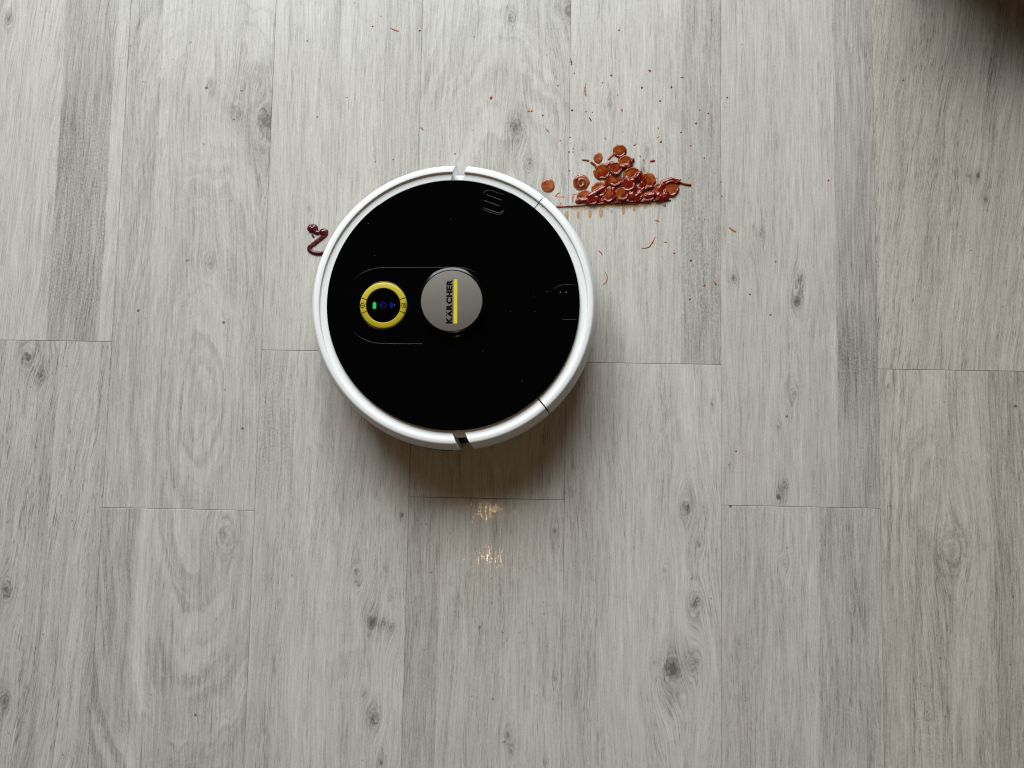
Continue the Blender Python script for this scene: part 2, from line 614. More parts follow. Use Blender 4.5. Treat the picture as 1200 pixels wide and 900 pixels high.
# chassis and wheels
lathe('chassis', [(0.001, 0.010), (0.150, 0.010), (0.168, 0.014), (0.1712, 0.020), (0.1712, 0.030), (0.158, 0.034), (0.150, 0.060), (0.001, 0.060)],
      black_sat, robot, n=96)
lathe('mop_plate', [(0.1640, 0.006), (0.1811, 0.006), (0.1817, 0.009), (0.1817, 0.020), (0.1640, 0.022)], black_sat, robot, math.radians(-114), math.radians(-92), 24, closed=True)
for sx in (-1, 1):
    w = lathe('wheel', [(0.006, -0.011), (0.030, -0.011), (0.033, -0.008), (0.033, 0.008), (0.030, 0.011), (0.006, 0.011)], rubber_m, robot, n=32, closed=True)
    w.rotation_euler = (math.pi / 2, 0, 0)
    w.location = (0.0, sx * 0.112, 0.033)
cw = lathe('caster_wheel', [(0.002, -0.007), (0.012, -0.007), (0.014, -0.005), (0.014, 0.005), (0.012, 0.007), (0.002, 0.007)], rubber_m, robot, n=24, closed=True)
cw.rotation_euler = (math.pi / 2, 0, 0)
cw.location = (0.13, 0, 0.014)

# white ring: ledge + raised outer lip + side wall
RP_PROF = [(0.1500, 0.0790), (0.1545, 0.0808), (0.1560, 0.0811), (0.1616, 0.0811), (0.1622, 0.0814), (0.1627, 0.0830), (0.1633, 0.0836), (0.1644, 0.0838),
           (0.1672, 0.0836), (0.1686, 0.0831), (0.1694, 0.0823), (0.1702, 0.0808), (0.1720, 0.0770), (0.1736, 0.0725), (0.1749, 0.0660), (0.1757, 0.0580),
           (0.1757, 0.0450), (0.1748, 0.0330), (0.1732, 0.0240), (0.1712, 0.0215), (0.1640, 0.0215), (0.1600, 0.0300), (0.1560, 0.0700)]
GAP_PROF = [(0.1500, 0.0750), (0.1545, 0.0762), (0.1600, 0.0762), (0.1610, 0.0758), (0.1616, 0.0750), (0.1618, 0.0500), (0.1618, 0.0300), (0.1580, 0.0300), (0.1540, 0.0700)]


RS = lambda q: [(0.1558 + (r_ - 0.1543) * 1.117, z_) for r_, z_ in q]
RP_PROF = RS(RP_PROF)
GAP_PROF = RS(GAP_PROF)


def skew(prof, ri, ai, ro, ao):
    """end angle per profile point going from ai at ri to ao at ro"""
    return [ai + (ao - ai) * min(1.15, max(0, (r - ri) / (ro - ri))) + (0.0 if z > 0.06 else 0.0) for r, z in prof]


def seg(name, a_start, a_end, n):
    s0 = skew(RP_PROF, 0.1555, a_start[0], 0.180, a_start[1])
    s1 = skew(RP_PROF, 0.1555, a_end[0], 0.180, a_end[1])
    return lathe(name, RP_PROF, white_m, robot, 0, 0.0, n, s0, s1, closed=True, sharp=32)


A = lambda px, py: ang(px, py, 0.078)
top_l = (A(528.5, 210), A(535.0, 193))
top_r = (A(542.0, 210), A(549.5, 194))
seam_t = (A(626.2, 245), A(637.6, 231.5))
seam_b = (A(629.2, 465.5), A(643.6, 483.5))
bot_r = (A(543.8, 505), A(554.5, 525))
bot_l = (A(529.5, 505), A(538.5, 526))
G = 0.0028
p2 = 2 * math.pi
seg('rear_shell', top_l, (bot_l[0] + p2, bot_l[1] + p2), 150)
GB = 0.0052
GT = 0.0036
seg('bumper', (seam_b[0] + GB, seam_b[1] + GB), (seam_t[0] - GT, seam_t[1] - GT), 90)
seg('side_trim', (seam_t[0] + GT, seam_t[1] + GT), top_r, 44)
seg('side_trim', bot_r, (seam_b[0] - GB, seam_b[1] - GB), 44)
lathe('gap_wall', GAP_PROF, white_m, robot, top_r[0] - 0.03, top_l[0] + 0.03, 10, closed=True, sharp=40)
lathe('gap_wall', GAP_PROF, white_m, robot, bot_l[0] - 0.03, bot_r[0] + 0.03, 10, closed=True, sharp=40)
core = [(0.150, 0.0700), (0.1725, 0.0735), (0.1725, 0.030), (0.150, 0.030)]
for sm in (seam_t, seam_b):
    lathe('seam_backing', RS([(0.150, 0.0775), (0.1620, 0.0795), (0.1690, 0.0795), (0.1720, 0.072), (0.1720, 0.030), (0.150, 0.030)]), groove_m, robot,
          (sm[0] + sm[1]) / 2 - 0.02, (sm[0] + sm[1]) / 2 + 0.02, 6, closed=True)

# lid
ZL = 0.0845
lathe('lid', [(0.0005, ZL), (0.080, ZL), (0.1535, ZL), (0.1547, ZL), (0.1548, ZL), (0.1555, ZL - 0.0003), (0.1558, ZL - 0.0010), (0.1558, ZL - 0.0028), (0.1558, 0.0765), (0.1500, 0.0700), (0.0005, 0.0700)],
      black_gloss, robot, n=180, sharp=9)


def ridge(name, pts, rad, mat=black_edge, z=ZL, parent=robot):
    return MB().tube([(x, y, z) for x, y in pts], rad, 8).build(name, mat, parent, True, 50)


# capsule outline round control ring and turret
cl = loc(447, 358, ZL)
cr_ = loc(534, 357.5, ZL)
RCAP = 0.0470
cap = []
for i in range(25):
    a = math.pi / 2 + math.pi * i / 24
    cap.append((cl[0] + RCAP * math.cos(a), cl[1] + RCAP * math.sin(a)))
for i in range(25):
    a = -math.pi / 2 + math.pi * i / 24
    cap.append((cr_[0] + RCAP * math.cos(a), cr_[1] + RCAP * math.sin(a)))
cap = [loc(495, 403.0, ZL), loc(470, 403.0, ZL)] + list(reversed(cap[:25])) + list(reversed(cap[37:]))
ridge('panel_outline', cap, 0.00050, z=ZL - 0.0001)

# yellow ring with buttons
yc = loc(449.2, 358.0, ZL + 0.001)
RO, RI = 0.0293, 0.0213
zr = ZL
ring_prof = [(RI, zr - 0.001), (RI, zr + 0.0014), (RI + 0.0006, zr + 0.0019), (RO - 0.0022, zr + 0.0018), (RO - 0.0010, zr + 0.0012), (RO, zr - 0.0002), (RO, zr - 0.001)]
lathe('ring_collar', [(RO + 0.0001, zr - 0.001), (RO + 0.0001, zr + 0.0001), (RO + 0.0005, zr + 0.0003), (RO + 0.0009, zr + 0.0001), (RO + 0.0010, zr - 0.001)], black_edge, robot, n=96, c=yc, closed=True)
ring = lathe('control_ring', ring_prof, yellow_m, robot, n=128, c=yc, closed=True)
for a in (19.5, -19.5, 180 - 19.5, 180 + 19.5):
    ar = math.radians(a)
    p0 = (yc[0] + (RI + 0.0002) * math.cos(ar), yc[1] + (RI + 0.0002) * math.sin(ar))
    p1 = (yc[0] + (RO - 0.0011) * math.cos(ar), yc[1] + (RO - 0.0011) * math.sin(ar))
    MB().bar(p0, p1, 0.00085, zr + 0.0012, zr + 0.00202).build('button_gap', icon_dark, ring)
# power symbol (left) and dock symbol (right)
zi = zr + 0.00188
pc = (yc[0] - 0.02555, yc[1])
MB().ringarc(pc, 0.0022, 0.0030, 0, p2, zi - 0.0004, zi + 0.00012, 32).bar((pc[0] - 0.0013, pc[1]), (pc[0] + 0.0013, pc[1]), 0.0008, zi - 0.0004, zi + 0.00013) \
    .build('power_symbol', icon_dark, ring)
hc = (yc[0] + 0.02535, yc[1])
d_ = MB()
for a_, b_ in (((-.0024, .0024), (.0012, .0024)), ((-.0024, -.0024), (.0024, -.0024)), ((-.0024, -.0024), (-.0024, .0024)), ((.0024, -.0024), (.0024, .0006)),
               ((-.0004, -.0002), (.0024, .0024)), ((-.0006, -.0008), (.0010, -.0008)), ((-.0006, .0010), (-.0006, -.0008))):
    d_.bar((hc[0] + a_[0], hc[1] + a_[1]), (hc[0] + b_[0], hc[1] + b_[1]), 0.0007, zi - 0.0004, zi + 0.00010 + 0.00002 * len(d_.v) / 8)
d_.build('dock_symbol', icon_dark, ring)

# display
disp = lathe('display', [(0.0003, zr + 0.0008), (0.0190, zr + 0.0008), (RI - 0.0001, zr + 0.0004), (RI - 0.0001, zr - 0.001)], black_gloss, robot, n=64, c=yc)
zd = zr + 0.0008


def ipt(px, py):
    return loc(415 + px / 13.43, 325 + py / 13.43, zd)


b0 = ipt(320, 445)
MB().prism([(b0[0] - .0021, b0[1] - .0037), (b0[0] + .0021, b0[1] - .0037), (b0[0] + .0021, b0[1] + .0032), (b0[0] + .0012, b0[1] + .0032), (b0[0] + .0012, b0[1] + .0044),
            (b0[0] - .0012, b0[1] + .0044), (b0[0] - .0012, b0[1] + .0032), (b0[0] - .0021, b0[1] + .0032)], zd - .0003, zd + .0002).build('battery_icon', led_green, disp)
b1 = ipt(460, 437)
MB().ringarc(b1, .0031, .0037, 0, p2, zd - .0003, zd + .0002, 32).ringarc((b1[0] - .0022, b1[1]), .0002, .0010, 0, p2, zd - .0003, zd + .00022, 16).build('cleaning_icon', led_blue, disp)
b2 = ipt(636, 437)
wf = MB()
for k, r in enumerate((.0022, .0037, .0052)):
    wf.ringarc(b2, r, r + .0006, math.radians(180 - 48), math.radians(180 + 48), zd - .0003, zd + .0002, 14)
wf.build('wifi_icon', led_blue, disp)
MB().ringarc(b2, .0001, .0008, 0, p2, zd - .0003, zd + .0002, 12).build('wifi_dot', led_dot, disp)

# turret with grey disc
ZT = 0.0965
tc_ = loc(529.2, 352.6, ZT)
RD = 0.0373
tp = [(RD - 0.001, ZT - 0.0007), (RD + 0.0003, ZT - 0.0007)]
for k in range(9):
    tp.append((tp[-1][0] + 0.00044, tp[-1][1] - 0.00044 * math.tan(math.radians(10 + 2.6 * k))))
tp += [(tp[-1][0] + 0.0004, tp[-1][1] - 0.0012), (tp[-1][0] + 0.0005, ZL - 0.001)]
tur = lathe('turret', tp, black_edge, robot, n=160, c=tc_, sharp=30)
disc = lathe('turret_disc', [(0.0002, ZT), (RD - 0.0006, ZT), (RD - 0.00015, ZT - 0.0002), (RD, ZT - 0.0006), (RD, ZT - 0.003)], disc_m, tur, n=128, c=tc_, sharp=60)
# the maker's mark: black capitals reading upwards with a yellow bar under their feet
bar_c0 = loc(531.4 + .15, 379.2, ZT)
bar_c1 = loc(535.9 + .15, 327.4, ZT)
MB().prism([(bar_c0[0], bar_c0[1]), (bar_c1[0], bar_c0[1]), (bar_c1[0], bar_c1[1]), (bar_c0[0], bar_c1[1])], ZT - .0002, ZT + .00022).build('mark_bar', print_yellow, tur)
t0 = loc(529.9, 379.0, ZT)
t1 = loc(529.9, 327.6, ZT)
hgt = loc(529.9, 350, ZT)[0] - loc(522.8, 350, ZT)[0]


def glyph(ch):
    """outline of one bold capital scaled to a unit cap height"""
    fc = bpy.data.curves.new('lettering', 'FONT')
    fc.body = ch
    fc.offset = 0.055
    fc.extrude = 0.01
    fc.resolution_u = 6
    fo = bpy.data.objects.new('lettering', fc)
    col.objects.link(fo)
    bpy.context.view_layer.update()
    me = bpy.data.meshes.new_from_object(fo.evaluated_get(bpy.context.evaluated_depsgraph_get()))
    bpy.data.objects.remove(fo)
    c_ = np.array([v.co[:] for v in me.vertices])
    f_ = [tuple(p.vertices) for p in me.polygons]
    bpy.data.meshes.remove(me)
    c_[:, 0] -= c_[:, 0].min()
    c_[:, 1] -= c_[:, 1].min()
    k_ = 1.0 / c_[:, 1].max()
    c_[:, :2] *= k_
    return c_, f_


pen = 0.0
placed = []
for ch in 'KARCHER':
    c_, f_ = glyph(ch)
    c_[:, 0] *= 1.12
    wdt = c_[:, 0].max()
    if len(placed) == 1:      # the second letter carries two dots inside the cap height
        c_[:, 1] *= 0.80
        for dx_ in (0.22, 0.60):
            q_ = [(pen + wdt * dx_ + a_, b_, z_) for z_ in (-1, 1) for a_, b_ in ((0, .84), (.19, .84), (.19, 1.0), (0, 1.0))]
            placed.append((np.array(q_), [(4, 5, 6, 7), (0, 1, 5, 4), (1, 2, 6, 5), (2, 3, 7, 6), (3, 0, 4, 7)]))
    c_[:, 0] += pen
    placed.append((c_, f_))
    pen += wdt + (-0.03 if len(placed) == 1 else 0.04 if ch == 'A' else 0.06 if len(placed) == 5 else 0.13)
pen -= 0.13
lt = MB()
for c_, f_ in placed:
    vs = [(t0[0] - y_ * hgt, t0[1] + x_ / pen * (t1[1] - t0[1]), ZT + (0.00025 if z_ > 0 else -0.0002)) for x_, y_, z_ in c_]
    lt.add(vs, f_)
lt.build('lettering', print_black, tur)


# lid handle mark
def rrect(c, w, h, r, rot, n=8):
    pts = []
    for sx, sy, a0 in ((1, 1, 0), (-1, 1, 90), (-1, -1, 180), (1, -1, 270)):
        for i in range(n + 1):
            a = math.radians(a0 + 90 * i / n)
            x = sx * (w / 2 - r) + r * math.cos(a)
            y = sy * (h / 2 - r) + r * math.sin(a)
            pts.append((c[0] + x * math.cos(rot) - y * math.sin(rot), c[1] + x * math.sin(rot) + y * math.cos(rot)))
    return pts


hp = lambda X_, Y_: loc(550 + X_ / 20, 215 + Y_ / 20, ZL)
latch_c = hp(570, 445)
rot = math.radians(-19)
pts = rrect(latch_c, 0.0325, 0.0262, 0.0085, rot)
latch = ridge('lid_latch', pts + pts[:1], 0.00045)
pts = rrect((latch_c[0] + .0004, latch_c[1] - .0008), 0.0300, 0.0205, 0.0075, rot)
low = [p for p in pts if (-(p[0] - latch_c[0]) * math.sin(rot) + (p[1] - latch_c[1]) * math.cos(rot)) < -0.004]
low.sort(key=lambda p: (p[0] - latch_c[0]) * math.cos(rot) + (p[1] - latch_c[1]) * math.sin(rot))
ridge('latch_lip', low, 0.00085, z=ZL - 0.0001, parent=latch)
for a_, b_ in (((395, 265), (755, 400)), ((345, 405), (705, 535))):
    ridge('grip_bar', [hp(*a_), hp(*b_)], 0.00075, z=ZL, parent=latch)
# front recess marks by the right edge
fp = lambda X_, Y_: loc(620 + X_ / 15, 325 + Y_ / 15, ZL)
front = ridge('front_panel_outline', smooth_path([fp(405, 330), fp(415, 250), fp(470, 180), fp(560, 138), fp(690, 128), fp(800, 127)], 5), 0.00035)
ridge('panel_edge', [fp(590, 745), fp(720, 744), fp(830, 743)], 0.00035, parent=front)
pin_m = plain('bright_pin', (0.75, 0.75, 0.73), 0.3, 0.6)
for q in ((548, 265), (655, 263)):
    c = fp(*q)
    lathe('pin', [(0.0001, ZL + 0.0006), (0.00045, ZL + 0.0004), (0.0006, ZL - 0.0004)], pin_m, front, n=12, c=c)
# dust on the lid
dv = MB()
for px, py in ((624.5, 339), (626.2, 349), (640.5, 341.5), (642.5, 341.5), (645.2, 342), (655, 356), (626.7, 365), (426.5, 317), (439, 299.5), (427, 341.5), (528, 257), (598, 365),
               (515, 281), (440, 335), (566, 411), (612, 446), (432, 262)):
    x, y = loc(px, py, ZL)
    r = random.uniform(.00014, .00028)
    a = random.uniform(0, 3)
    dv.prism([(x + r * math.cos(a + k * 1.571) * (1.5 if k % 2 else .8), y + r * math.sin(a + k * 1.571)) for k in range(4)], ZL - .0001, ZL + .0002)
dust = dv.build('dust_flecks', dust_m, robot)
dust['kind'] = 'stuff'

# ------------------------------------------------------------------ the tomato sauce
PXM = 1.135e-3      # metres on the floor per photo pixel near the spill


def vnoise(x, y, seed):
    """value noise, arrays in, 0..1 out"""
    xi, yi = np.floor(x).astype(int), np.floor(y).astype(int)
    xf, yf = x - xi, y - yi
    xf, yf = xf * xf * (3 - 2 * xf), yf * yf * (3 - 2 * yf)

    def h(i, j):
        n = (i * 374761393 + j * 668265263 + seed * 982451653) & 0x7fffffff
        n = ((n ^ (n >> 13)) * 1274126177) & 0x7fffffff
        return ((n ^ (n >> 16)) & 0xffff) / 65535.0
    return (h(xi, yi) * (1 - xf) + h(xi + 1, yi) * xf) * (1 - yf) + (h(xi, yi + 1) * (1 - xf) + h(xi + 1, yi + 1) * xf) * yf


def sauce_material(name, thin, thick, t0, t1):
    """sauce: a thin film looks orange brown, a thick ridge dark red"""
    m, b = new_mat(name)
    at_n = X.nt.nodes.new('ShaderNodeAttribute')
    at_n.attribute_name = 'thickness'
    tc = X.nt.nodes.new('ShaderNodeTexCoord')
    sep = X.nt.nodes.new('ShaderNodeSeparateXYZ')
    X.nt.links.new(tc.outputs['Object'], sep.inputs[0])
    x, y = X(sep.outputs[0]) * 1000, X(sep.outputs[1]) * 1000
    n = noise(x * 0.22, y * 0.22, 0.0, 3, 0.6)
    t = sstep(X(at_n.outputs['Fac']) + (n - 0.5) * 1.5, t0, t1)
    mix = X.nt.nodes.new('ShaderNodeMix')
    mix.data_type = 'RGBA'
    mix.inputs[6].default_value = (*thin, 1)
    mix.inputs[7].default_value = (*thick, 1)
    pale = X.nt.nodes.new('ShaderNodeMix')
    pale.data_type = 'RGBA'
    pale.inputs[6].default_value = (thin[0] * 0.80, thin[1] * 0.66, thin[2] * 0.8, 1)
    pale.inputs[7].default_value = (thin[0] * 1.18, thin[1] * 1.55, thin[2] * 2.2, 1)
    X.nt.links.new(sstep(noise(x * 0.11, y * 0.11, 9.0, 2), 0.36, 0.64).s, pale.inputs[0])
    X.nt.links.new(pale.outputs[2], mix.inputs[6])
    X.nt.links.new(t.s, mix.inputs[0])
    X.nt.links.new(mix.outputs[2], b.inputs['Base Color'])
    b.inputs['Roughness'].default_value = 0.10
    b.inputs['Specular IOR Level'].default_value = 0.34
    bn = X.nt.nodes.new('ShaderNodeBump')
    bn.inputs['Strength'].default_value = 0.22
    bn.inputs['Distance'].default_value = 0.0006
    X.nt.links.new(noise(x * 0.7, y * 0.7, 4.0, 2).s, bn.inputs['Height'])
    X.nt.links.new(bn.outputs[0], b.inputs['Normal'])
    return m


sauce_m = sauce_material('tomato_sauce', (0.220, 0.046, 0.0065), (0.128, 0.0082, 0.0034), .78, 1.6)
splat_m = sauce_material('tomato_sauce_film', (0.235, 0.058, 0.016), (0.12, 0.013, 0.005), 1.2, 2.2)


def seg_dist(x, y, pts):
    d = np.full(x.shape, 1e9)
    for (ax, ay), (bx, by) in zip(pts[:-1], pts[1:]):
        L2 = (bx - ax) ** 2 + (by - ay) ** 2 + 1e-9
        t = np.clip(((x - ax) * (bx - ax) + (y - ay) * (by - ay)) / L2, 0, 1)
        d = np.minimum(d, np.hypot(x - ax - t * (bx - ax), y - ay - t * (by - ay)))
    return d


def heightfield(name, x, y, H, T, keep, mat, parent, origin):
    """mesh of the kept cells of a px grid; H in mm; returns object"""
    idx = -np.ones(x.shape, int)
    use = np.zeros(x.shape, bool)
    use[:-1, :-1] |= keep
    use[1:, :-1] |= keep
    use[:-1, 1:] |= keep
    use[1:, 1:] |= keep
    idx[use] = np.arange(use.sum())
    ii = np.argwhere(use)
    vs = []
    for i, j in ii:
        X_, Y_ = at(x[i, j], y[i, j])
        vs.append((X_ - origin[0], Y_ - origin[1], max(H[i, j], 0.0) * 1e-3 + 0.00015))
    fs = []
    for i, j in np.argwhere(keep):
        fs.append((idx[i, j], idx[i + 1, j], idx[i + 1, j + 1], idx[i, j + 1]))
    o = mesh_obj(name, vs, fs, mat, parent, True)
    a = o.data.attributes.new('thickness', 'FLOAT', 'POINT')
    a.data.foreach_set('value', T[use].astype(np.float32))
    return o


# drops of the pile: x, y, radius in photo px, stacking height mm, film thickness mm, rim strength
DROPS = [(726, 177.3, 7.8, .0, 1.0, .45), (732.6, 191, 8.8, .6, 0.9, .9), (705.8, 201.5, 9.6, .3, 1.15, .7), (721.2, 198.3, 8.0, 1.8, 1.3, 1.9),
         (720.2, 211.2, 8.6, 1.2, 1.0, 1.3), (741, 206.4, 10.3, 1.5, 1.3, .9), (759, 212.4, 9.6, .4, 0.9, .5), (702.6, 222.6, 9.0, 1.0, 1.05, 1.1),
         (684.2, 230, 7.6, .3, 0.9, .8), (713, 229.4, 9.0, 1.6, 1.0, .9), (728.4, 228.3, 8.4, 2.0, 1.1, 1.4), (745, 229.0, 9.4, .8, 1.35, 1.0),
         (758.8, 229.2, 8.6, .3, 1.2, 1.2), (772.5, 223.6, 8.8, .5, 1.1, 1.2), (787, 221.4, 9.2, 1.0, 0.75, .9), (693.5, 233.0, 8.0, .7, 1.3, 1.2),
         (736, 217, 8.8, 1.0, 2.2, 1.0), (776, 231.5, 8.2, .2, 1.2, .9)]
STROKES = [([(738, 214), (742, 221), (739, 230), (745, 232)], 4.2, 3.4), ([(749, 206), (754, 213), (752, 220)], 3.2, 3.0),
           ([(741, 212), (747, 207), (750, 203)], 2.4, 3.8), ([(690, 231), (699, 226), (706, 222)], 3.0, 3.0), ([(688, 237), (698, 233), (706, 237)], 3.0, 2.6),
           ([(677, 236), (690, 234)], 2.6, 2.2), ([(719, 222), (718, 230), (722, 236), (735, 236)], 2.8, 3.0),
           ([(773, 232), (773.5, 222), (778, 214.5), (786, 211.3), (794, 213.5)], 2.9, 3.0), ([(757, 231), (766, 228.5), (771, 229)], 2.6, 2.6),
           ([(771, 235), (779, 232), (780, 226)], 3.0, 2.8), ([(745, 231), (755, 222), (764, 220)], 2.2, 2.4), ([(728, 196), (737, 195), (741, 188)], 2.4, 2.8),
           ([(710, 194.5), (717, 191)], 1.8, 2.0), ([(712, 208), (711, 216)], 2.2, 2.0), ([(728, 236.5), (745, 237), (760, 235.5)], 2.0, 2.0),
           ([(794, 213.5), (800, 215.3), (808.5, 217)], 1.15, 1.5), ([(700, 198), (697, 193.5), (693, 190.5)], 1.2, 1.5), ([(689.5, 188.6), (686.5, 187.6), (683, 187.4)], .75, .9),
           ([(720, 180.5), (716.5, 183), (713.5, 186.5)], 1.0, 1.2), ([(780, 233), (785.5, 235.5)], 1.2, 1.4),
           ([(650, 243.2), (665, 242.6), (680, 241.8), (700, 240.6)], 1.6, 1.2), ([(690, 240.2), (740, 237.6), (772, 236)], 1.5, 1.8)]


def sauce_field(x, y):
    n1 = vnoise(x * .35, y * .35, 3)
    n2 = vnoise(x * .9, y * .9, 5)
    n3 = vnoise(x * .12, y * .12, 9)
    n4 = vnoise(x * .2, y * .2, 19)
    H = np.zeros(x.shape)
    T = np.zeros(x.shape)
    own = -np.ones(x.shape, int)
    # a low pool joins the drops of the heap
    F = np.zeros(x.shape)
    for i, (cx, cy, r, base, film, rim) in enumerate(DROPS):
        if i == 0: continue
        F += np.clip(1.35 - np.hypot(x - cx, y - cy) / r, 0, 1) ** 1.5
    pool = np.sqrt(np.clip((F - .28 - .25 * (n2 - .5)) * 2.2, 0, 1)) * (.9 + .5 * n1)
    H = np.where(pool > .05, pool, H)
    T = np.where(pool > .05, 1.1 + .9 * n1, T)
    own = np.where(pool > .05, len(DROPS), own)
    for i, (cx, cy, r, base, film, rim) in enumerate(DROPS):
        th = np.arctan2(y - cy, x - cx)
        wob = 1 + .10 * (vnoise(np.cos(th) * 2 + 7 * i, np.sin(th) * 2 + 3, i) - .5) * 2 + (n2 - .5) * .05
        t = np.hypot(x - cx, y - cy) / (r * wob)
        am = (.25 + 1.1 * vnoise(np.cos(th) * 1.3 + 13 * i, np.sin(th) * 1.3 + 5, 40 + i)) * (.55 + .75 * np.clip(np.cos(th - 1.0), 0, 1))
        edge = np.clip((1 - t) / .16, 0, 1)
        edge = np.sqrt(np.clip(1 - (1 - edge) ** 2, 0, 1))
        prof = film * edge * (.9 + .3 * n4) + rim * am * .85 * np.exp(-((t - .84) / .14) ** 2) * (t < 1.0) * edge
        lean = .75 * np.clip(((x - cx) * .55 + (y - cy) * .83) / r, -.6, 1) * edge
        prof = np.clip(prof + lean * .6, .25 * edge, None)
        h = np.where(t < 1, base * np.clip((1 - t) / .10, 0, 1) + prof, -1)
        top = h > H
        H = np.where(top, h, H)
        T = np.where(top, prof + .5 * lean, T)
        own = np.where(top, i, own)
    for pts, w, hh in STROKES:
        w = w * 1.22 if w > 1.6 else w
        d = seg_dist(x, y, pts) + (n4 - .5) * 1.0 * min(1, w / 2)
        q = np.clip(1 - (d / w) ** 2, 0, None)
        h = hh * np.sqrt(q) * (.75 + .5 * n4)
        # thick sauce lies on whatever is under it
        add = np.where(q > 0, np.maximum(H, 0) * .55 + h, -1)
        up = add > H
        H = np.where(up, add, H)
        T = np.where(up, np.maximum(T, h if w > 1.3 else h * .9), T)
        own = np.where(up & (own < 0), len(DROPS), own)
    H = np.where(H > 0, H + (n4 - .5) * .35 * np.clip(H, 0, 1) + (n3 - .5) * .3 * np.clip(H, 0, 1), H)
    # the wiper has cut the spill off along a straight line
    line = 243.3 + (x - 650) * (235.0 - 243.3) / (786 - 650)
    cut = (y > line + .25 * (n2 - .5))
    H = np.where(cut, 0, H)
    own = np.where(cut, -1, own)
    return H, T, own


step = .42
gx = np.arange(648, 812, step)
gy = np.arange(166, 246, step)
GX, GY = np.meshgrid(gx, gy)
SH, ST, SO = sauce_field(GX, GY)
so = at(728, 222)
spill = empty('sauce_spill', (so[0], so[1], 0))
tag(spill, 'glossy heap of dark red sauce drops with a straight wiped lower edge', 'sauce spill')
inside = (SH[:-1, :-1] > .02).astype(int) + (SH[1:, :-1] > .02) + (SH[:-1, 1:] > .02) + (SH[1:, 1:] > .02)
cell_own = np.maximum(np.maximum(SO[:-1, :-1], SO[1:, :-1]), np.maximum(SO[:-1, 1:], SO[1:, 1:]))
for i in range(len(DROPS) + 1):
    keep = (inside >= 1) & (cell_own == i)
    if keep.sum() < 6: continue
    heightfield('sauce_drop' if i < len(DROPS) else 'sauce_ridge', GX, GY, SH, ST, keep, sauce_m, spill, so)


def blob(name, cx, cy, rx, ry, hmm, label, cat, rot=0.0, rimk=.3, swirl=None, mat=splat_m, seed=1, step=.4):
    """a drop lying alone on the floor"""
    R_ = max(rx, ry) + 2
    X_, Y_ = np.meshgrid(np.arange(cx - R_, cx + R_, step), np.arange(cy - R_, cy + R_, step))
    c, s = math.cos(rot), math.sin(rot)
    u_, v_ = ((X_ - cx) * c + (Y_ - cy) * s) / rx, (-(X_ - cx) * s + (Y_ - cy) * c) / ry
    th = np.arctan2(v_, u_)
    t = np.hypot(u_, v_) / (1 + .10 * (vnoise(np.cos(th) * 2 + seed * 7, np.sin(th) * 2, seed) - .5) + .05 * (vnoise(X_, Y_, seed) - .5))
    e = np.clip((1 - t) / .3, 0, 1)
    H = hmm * np.sqrt(np.clip(1 - (1 - e) ** 2, 0, 1)) * (.85 + .3 * vnoise(X_ * .4, Y_ * .4, seed)) + rimk * np.exp(-((t - .8) / .13) ** 2) * (t < 1) * e
    T = H.copy()
    if swirl:
        for pts, w, hh in swirl:
            d = seg_dist(X_, Y_, pts)
            q = np.sqrt(np.clip(1 - (d / w) ** 2, 0, None)) * hh
            H = H + q * (t < 1)
            T = T + q * (t < 1)
    H = np.where(t < 1, H, 0)
    keep = (H[:-1, :-1] > .02) | (H[1:, :-1] > .02) | (H[:-1, 1:] > .02) | (H[1:, 1:] > .02)
    o_ = at(cx, cy)
    o = heightfield(name, X_, Y_, H, T, keep, mat, None, o_)
    o.location = (o_[0], o_[1], 0)
    return tag(o, label, cat)


blob('sauce_splat', 642, 217.5, 7.9, 7.9, 1.0, 'flat round orange-brown sauce splat nearest the white rim of the robot', 'sauce splat', seed=2)
spiral = [(681 + (1.5 + 5.2 * k / 30) * math.cos(2.2 + k * .26), 214 + (1.5 + 5.2 * k / 30) * math.sin(2.2 + k * .26)) for k in range(31)]
blob('sauce_splat', 681.1, 214, 9.5, 9.2, 1.0, 'round sauce splat with a coiled swirl on it, left of the heap', 'sauce splat', swirl=[(spiral, 1.7, 1.1)], seed=3, rimk=.5)
blob('sauce_splat', 700.9, 185.2, 5.2, 6.4, .9, 'small upright oval sauce splat up left of the top of the heap', 'sauce splat', seed=4)

# maroon squiggle at the robot's left
sq_m = sauce_material('maroon_sauce', (0.085, 0.0080, 0.0150), (0.066, 0.0060, 0.0110), .5, 2.0)
cs = lambda X_, Y_: (340 + X_ / 15, 250 + Y_ / 15)
SQ = smooth_path([cs(*p) for p in ((400, 290), (470, 342), (520, 330), (575, 306), (630, 318), (622, 372), (560, 425), (480, 490), (390, 560), (340, 605), (348, 650), (410, 692), (500, 706), (580, 695), (650, 680))], 6)
X_, Y_ = np.meshgrid(np.arange(356, 390, .3), np.arange(259, 302, .3))
nq = vnoise(X_ * .5, Y_ * .5, 77)
wid = 2.45
dq = seg_dist(X_, Y_, [tuple(p) for p in SQ]) + (nq - .5) * .35
h1 = 2.2 * np.sqrt(np.clip(1 - (dq / wid) ** 2, 0, None))
dh = np.hypot((X_ - 366.4) / 6.3, (Y_ - 267.8) / 5.2)
h2 = 4.0 * np.sqrt(np.clip(1 - dh ** 2, 0, None)) * (.85 + .35 * vnoise(X_ * .6, Y_ * .6, 5))
dj = np.hypot((X_ - 379) / 4.6, (Y_ - 272.5) / 4.0)
h3 = 3.3 * np.sqrt(np.clip(1 - dj ** 2, 0, None))
tn = .55 * (np.clip(1 - (seg_dist(X_, Y_, [cs(395, 375), cs(400, 400), cs(420, 425)]) / .9) ** 2, 0, None)) ** .5
HQ = np.maximum(np.maximum(h1, h2), np.maximum(h3, tn))
